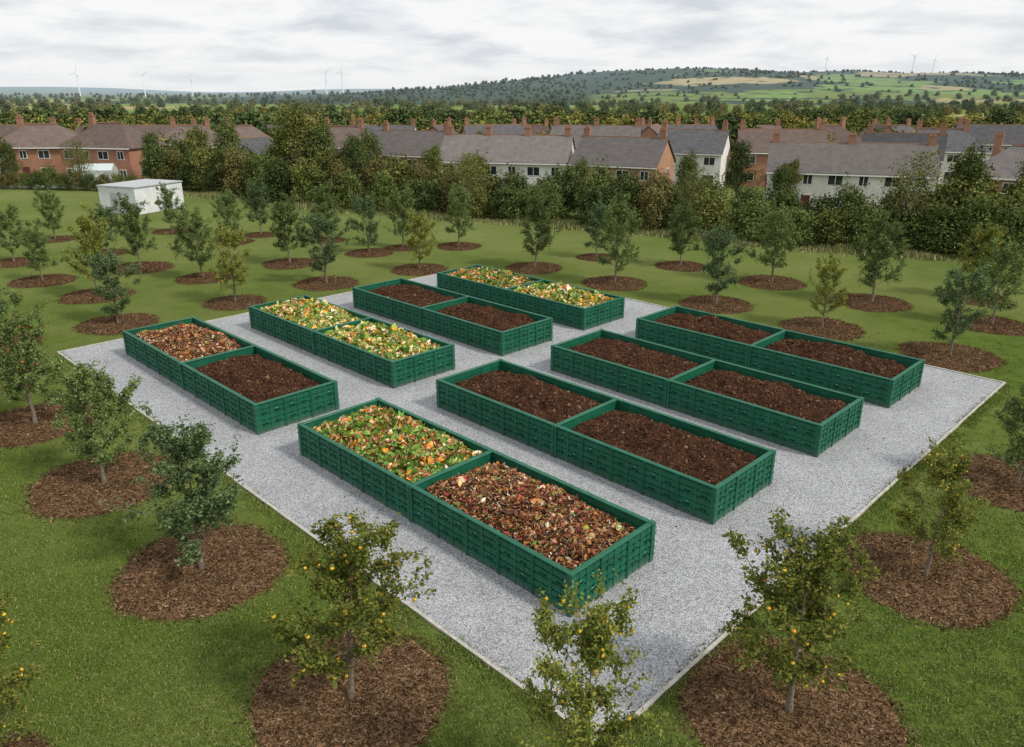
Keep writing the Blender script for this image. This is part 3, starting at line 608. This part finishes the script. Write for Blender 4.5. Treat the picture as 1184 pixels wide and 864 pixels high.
def house(x,y,rot,L,Wd,wall,roof,hip=False,eave=5.0,rise=3.0,chim=2,name='brick_house'):
    z=float(terr(x,y));root=add_obj(name,None,loc=(x,y,z),rz=math.radians(rot));l,w=L/2,Wd/2
    parts=[(*boxes([(-l,-w,-1.5,l,w,eave)]),0,False)]
    if not hip:
        V=np.array([[-l,-w,eave],[-l,w,eave],[-l,0,eave+rise-.05],[l,-w,eave],[l,w,eave],[l,0,eave+rise-.05]]);parts.append((V,[[0,1,2],[5,4,3]],0,False))
    add_obj('walls',make_mesh('walls',parts,[WM[wall]]),root)
    o=.4;k=rise/w;lx=l+(o if hip else .2)
    zt=eave+rise;zo=eave-o*k*.6
    if hip:
        rl=max(.3,l-w*.9)
        V=np.array([[-lx,-w-o,zo],[lx,-w-o,zo],[lx,w+o,zo],[-lx,w+o,zo],[-rl,0,zt],[rl,0,zt]])
        Fq=[[0,1,5,4],[2,3,4,5]];Ft=[[1,2,5],[3,0,4]];parts=[(V,Fq,0,False),(V,Ft,0,False),(V,[[3,2,1,0]],0,False)]
    else:
        t=.16
        V=np.array([[-lx,-w-o,zo],[lx,-w-o,zo],[lx,0,zt],[-lx,0,zt],[-lx,w+o,zo],[lx,w+o,zo]]);V2=V+[0,0,t]
        VV=np.concatenate([V,V2]);Fq=[[6,7,8,9],[9,8,11,10],[1,0,3,2],[2,3,4,5],[0,1,7,6],[5,4,10,11],[0,6,9,3],[3,9,10,4],[1,2,8,7],[2,5,11,8]]
        parts=[(VV,Fq,0,False)]
    rl_=(max(.3,l-w*.9) if hip else lx)
    parts.append((*boxes([(-rl_,-.10,zt+.02,rl_,.10,zt+.2)]),1,False))
    parts.append((*boxes([(-lx,-w-o-.1,zo-.06,lx,-w-o+.02,zo+.07),(-lx,w+o-.02,zo-.06,lx,w+o+.1,zo+.07)]),2,False))
    add_obj('roof',make_mesh('roof',parts,[RM[roof],mChim,mFr_]),root)
    fr=[];gl=[];do=[]
    def win(fx,fy,ax,cz,ww,wh):
        for sgn_list,th,q in((fr,.05,0),(gl,.065,.09)):
            hw=ww/2-q;hh=wh/2-q
            if ax==0: sgn_list.append((fx-hw,fy-th,cz-hh,fx+hw,fy+th,cz+hh))
            else: sgn_list.append((fx-th,fy-hw,cz-hh,fx+th,fy+hw,cz+hh))
        if ax==0: fr.append((fx-.035,fy-.08,cz-wh/2+.01,fx+.035,fy+.08,cz+wh/2-.01))
        else: fr.append((fx-.08,fy-.035,cz-wh/2+.01,fx+.08,fy+.035,cz+wh/2-.01))
    nb=max(2,int(round(L/3.0)))
    for i in range(nb):
        cx=-l+L*(i+.5)/nb
        for cz in([1.4,3.9] if eave>4 else [1.5]):
            for fy in(-w,w):
                if cz<2 and i%3==1: do.append((cx-.5,fy-.06,0,cx+.5,fy+.06,2.1))
                else: win(cx,fy,0,cz,1.7 if i%2==0 else 1.1,1.2)
    for fx in(-l,l):
        win(fx,w*.3,1,(3.9 if eave>4 else 1.5),1.0,1.1)
        if eave>4: win(fx,-w*.4,1,1.4,1.0,1.1)
    add_obj('window_frames',make_mesh('wf',[(*boxes(fr),0,False)],[mFr_]),root)
    add_obj('windows',make_mesh('wg',[(*boxes(gl),0,False)],[mGl]),root)
    if do: add_obj('door',make_mesh('door',[(*boxes(do),0,False)],[mDo]),root)
    ch=[];pot=[]
    for i in range(chim):
        cx=(-l+.5 if i==0 else l-.5) if chim<=2 else -l+.5+(L-1)*i/(chim-1)
        if hip: cx*=.55
        ch+= [(cx-.38,-.3,eave+rise*.5,cx+.38,.3,zt+1.0),(cx-.44,-.36,zt+1.0,cx+.44,.36,zt+1.12)]
        for q in(-.19,.19): pot.append((cx+q-.1,-.1,zt+1.12,cx+q+.1,.1,zt+1.5))
    if ch: add_obj('chimney',make_mesh('ch',[(*boxes(ch),0,False),(*boxes(pot),1,False)],[mChim,mPot]),root)
house(-72,123,4,12,8,'brick',1,True,chim=1);house(-58,116,-14,11.5,8,'brick',1,True,chim=1)
house(-76,163,0,24,8,'brick',1,False);house(-37.5,113,70,9,6.5,'white',0,False,eave=3.8,rise=2.6,chim=0,name='white_house')
house(-46,138,12,10,8,'brick',1,True,chim=1);house(-28,134,-14,12,8,'brick',1,True);house(-14,117,-22,11,8,'brick',2,False)
house(-.5,106,-13,17,8,'white',2,False,chim=4,name='terraced_house');house(14.2,101,-26,11,8.5,'orange',2,False,chim=2)
house(-3,148,18,12,8,'brick',0,False);house(14.5,138,-12,15,8,'beige',2,False,chim=3);house(27.5,121,-24,10,8,'white',0,False,chim=2,name='white_house')
house(41,122,-10,12.5,8,'brick',1,False);house(40,94,-18,18,8,'white',2,False,eave=4.7,chim=3,name='terraced_house')
house(68,148,80,9,7,'orange',1,False,chim=1);house(67,125,-20,13,8,'white',0,True);house(55,86,-38,9,8,'brick',2,True,chim=1)
house(57,144,20,11,8,'brick',1,True);house(88,146,-15,13,8,'beige',0,False);house(-60,150,10,12,8,'brick',1,True)
house(84,114,-25,14,8,'brick',2,False);house(-92,122,5,13,8,'brick',1,True);house(-95,150,0,20,8,'brick',1,False);house(-14,160,75,10,8,'brick',2,False);house(33,160,14,16,8,'brick',0,False,chim=3);house(105,130,0,14,8,'white',2,True);house(54,110,-28,10,8,'brick',0,False)
house(25,142,70,9,7.5,'orange',1,False,chim=1);house(-27,168,-10,14,8,'white',0,False);house(4,176,10,14,8,'brick',1,True);house(48,172,-8,18,8,'beige',1,False);house(84,178,10,16,8,'brick',2,True);house(-52,178,-5,18,8,'brick',2,False)

# ---------------------------------------------------------------- white storage hut
m=M('white_metal',.5,.4);c=m.ramp(m.noise(m.obj(),1.5,5),[(.3,(.62,.64,.66)),(.7,(.78,.8,.82))]);m.col(c);mWm=m.m
m=M('grey_roof',.6,.3);m.col((.42,.44,.46));mGr=m.m
root=add_obj('storage_hut',None,loc=(-38.3,79.2,0),rz=math.radians(-22))
w_,d_,h_=4.9,6.3,2.75
bl=[(-w_,0,0.05,0,d_,h_)]
ribs=[(-w_+i*.35-.04,-.035,.15,-w_+i*.35+.04,0,h_-.12) for i in range(1,14)]+[(0,i*.35-.04,.15,.035,i*.35+.04,h_-.12) for i in range(1,18)]
ribs+=[(-w_-.04,-.05,0,-w_+.1,.1,h_),(-.1,-.05,0,.05,.1,h_),(-.1,d_-.1,0,.05,d_+.05,h_)]
add_obj('walls',make_mesh('hutw',[(*boxes(bl),0,False)],[mWm]),root);add_obj('ribs',make_mesh('hutr',[(*boxes(ribs),0,False)],[mWm]),root)
add_obj('roof',make_mesh('hutroof',[(*boxes([(-w_-.15,-.15,h_,.15,d_+.15,h_+.1)]),0,False)],[mGr]),root)
add_obj('door',make_mesh('hutdoor',[(*boxes([(-3.4,-.06,.1,-2.2,-.045,2.1)]),0,False)],[mGr]),root)
root=add_obj('greenhouse',None,loc=(-60,107.5,-.3),rz=math.radians(10))
fr=[]
for i in range(6):
    for yy_ in(0,3): fr.append((i*1.0-.03,yy_-.03,0,i*1.0+.03,yy_+.03,2))
fr+=[(0,-.04,1.97,5,.04,2.05),(0,2.96,1.97,5,3.04,2.05),(0,1.46,2.77,5,1.54,2.85)]
V,F=boxes(fr);gv=np.array([[0,0,0],[5,0,0],[5,0,2],[0,0,2],[0,3,0],[5,3,0],[5,3,2],[0,3,2],[0,1.5,2.8],[5,1.5,2.8]])
m=M('greenhouse_glass',.1,.6);m.col((.55,.62,.62));mGg=m.m
add_obj('frame',make_mesh('ghf',[(V,F,0,False)],[mWm]),root)
add_obj('glazing',make_mesh('ghg',[(gv,[[0,1,2,3],[5,4,7,6],[3,2,9,8],[6,7,8,9]],0,False),(gv,[[3,8,7],[2,6,9]],0,False),(gv,[[0,3,7,4],[1,5,6,2]],0,False)],[mGg]),root)
m=M('asphalt',.9,.2);m.col(m.ramp(m.noise(m.pos(),2,6,.7),[(.3,(.16,.16,.165)),(.7,(.26,.26,.27))]));
V,F=boxes([(-95,102.5,-.3,-50,106,.03)]);add_obj('lane',make_mesh('lane',[(V,F,0,False)],[m.m]))

# ---------------------------------------------------------------- wind turbines
m=M('turbine_white',.5,.4);m.col((.8,.82,.84));mTw=m.m
def turbine(x,y,hub,z0,ph):
    root=add_obj('wind_turbine',None,loc=(x,y,z0))
    k=hub/85.;wd=.9
    V,F=tube(np.array([[0,0,-5],[0,0,hub*.5],[0,0,hub]]),[2.6*k*wd,2.1*k*wd,1.5*k*wd],10);add_obj('tower',make_mesh('tower',[(V,F,0,True)],[mTw]),root)
    V,F=tube(np.array([[0,-5*k,hub],[0,-4*k,hub],[0,5*k,hub],[0,6*k,hub]]),[.3*k,2.2*k,2*k,.3*k],8);add_obj('nacelle',make_mesh('nacelle',[(V,F,0,True)],[mTw]),root)
    bl=[]
    for i in range(3):
        a=ph+i*2*math.pi/3;d=np.array([math.sin(a),0,math.cos(a)]);c=np.array([0,-4.6*k,hub])
        bl.append(tube(np.array([c,c+d*8*k,c+d*24*k,c+d*36*k]),[1.0*k,1.5*k,.8*k,.25*k],6))
    add_obj('blades',make_mesh('blades',[(*join(bl),0,True)],[mTw]),root)
for x,y,top,z0,ph in[(-1855,3500,84,-10,.2),(-1620,3600,76,-10,1.0),(-1410,3600,70,-10,.5),(-795,3500,80,-10,.8),(-725,3500,90,-10,.1)]:
    turbine(x,y,top-z0,z0,ph)
for x,y,hub,ph in[(990,2600,40,.4),(1265,2600,55,.9),(1330,2600,44,.2)]:
    turbine(x,y,hub,float(hillz(x,y)),ph)

# ---------------------------------------------------------------- sky, sun, camera
az=math.radians(118);el=math.radians(44)
w=bpy.data.worlds.new('World');scene.world=w;w.use_nodes=True;nt=w.node_tree;n=nt.nodes;l=nt.links
bg=n['Background'];bg.inputs[1].default_value=.1
sky=n.new('ShaderNodeTexSky');sky.sky_type='NISHITA';sky.sun_disc=False;sky.sun_elevation=el;sky.sun_rotation=az
tc=n.new('ShaderNodeTexCoord');sp=n.new('ShaderNodeSeparateXYZ');l.new(tc.outputs['Generated'],sp.inputs[0])
def mth(op,a,b):
    x=n.new('ShaderNodeMath');x.operation=op
    for i,v in enumerate((a,b)):
        if isinstance(v,(int,float)): x.inputs[i].default_value=v
        else: l.new(v,x.inputs[i])
    return x.outputs[0]
zc=mth('ADD',mth('MAXIMUM',sp.outputs[2],0),.16)
cb=n.new('ShaderNodeCombineXYZ');l.new(mth('DIVIDE',sp.outputs[0],zc),cb.inputs[0]);l.new(mth('DIVIDE',sp.outputs[1],zc),cb.inputs[1])
nz=n.new('ShaderNodeTexNoise');nz.inputs['Scale'].default_value=1.7;nz.inputs['Detail'].default_value=7;nz.inputs['Roughness'].default_value=.56;nz.inputs['Distortion'].default_value=.25;l.new(cb.outputs[0],nz.inputs['Vector'])
cr=n.new('ShaderNodeValToRGB');l.new(nz.outputs['Fac'],cr.inputs[0]);E=cr.color_ramp.elements
E[0].position=.34;E[0].color=(6.7,7.05,7.6,1);E[1].position=.56;E[1].color=(9.6,9.6,9.6,1);e=E.new(.45);e.color=(8.3,8.5,8.8,1)
hzm=n.new('ShaderNodeMapRange');l.new(sp.outputs[2],hzm.inputs[0]);hzm.inputs[1].default_value=0;hzm.inputs[2].default_value=.06;hzm.inputs[3].default_value=.7;hzm.inputs[4].default_value=0
mh=n.new('ShaderNodeMix');mh.data_type='RGBA';l.new(hzm.outputs[0],mh.inputs[0]);l.new(cr.outputs[0],mh.inputs[6]);mh.inputs[7].default_value=(8.8,8.9,9.05,1)
mx=n.new('ShaderNodeMix');mx.data_type='RGBA';mx.inputs[0].default_value=.95;l.new(sky.outputs[0],mx.inputs[6]);l.new(mh.outputs[2],mx.inputs[7])
l.new(mx.outputs[2],bg.inputs[0])
sl=bpy.data.lights.new('sun','SUN');sl.energy=2.7;sl.angle=math.radians(8);sl.color=(1,.94,.83)
so=add_obj('sun',sl);d=Vector((math.sin(az)*math.cos(el),math.cos(az)*math.cos(el),math.sin(el)));so.rotation_euler=d.to_track_quat('Z','Y').to_euler();so.location=(0,0,60)
cam=bpy.data.cameras.new('camera');cam.sensor_width=36;cam.lens=36*885/1184;cam.clip_end=30000;cam.clip_start=.1
co=add_obj('camera',cam,loc=(0,0,12));co.rotation_euler=(math.radians(90)-math.atan(327/885),0,0);scene.camera=co
scene.view_settings.view_transform='Standard';scene.view_settings.look='None';scene.view_settings.exposure=0
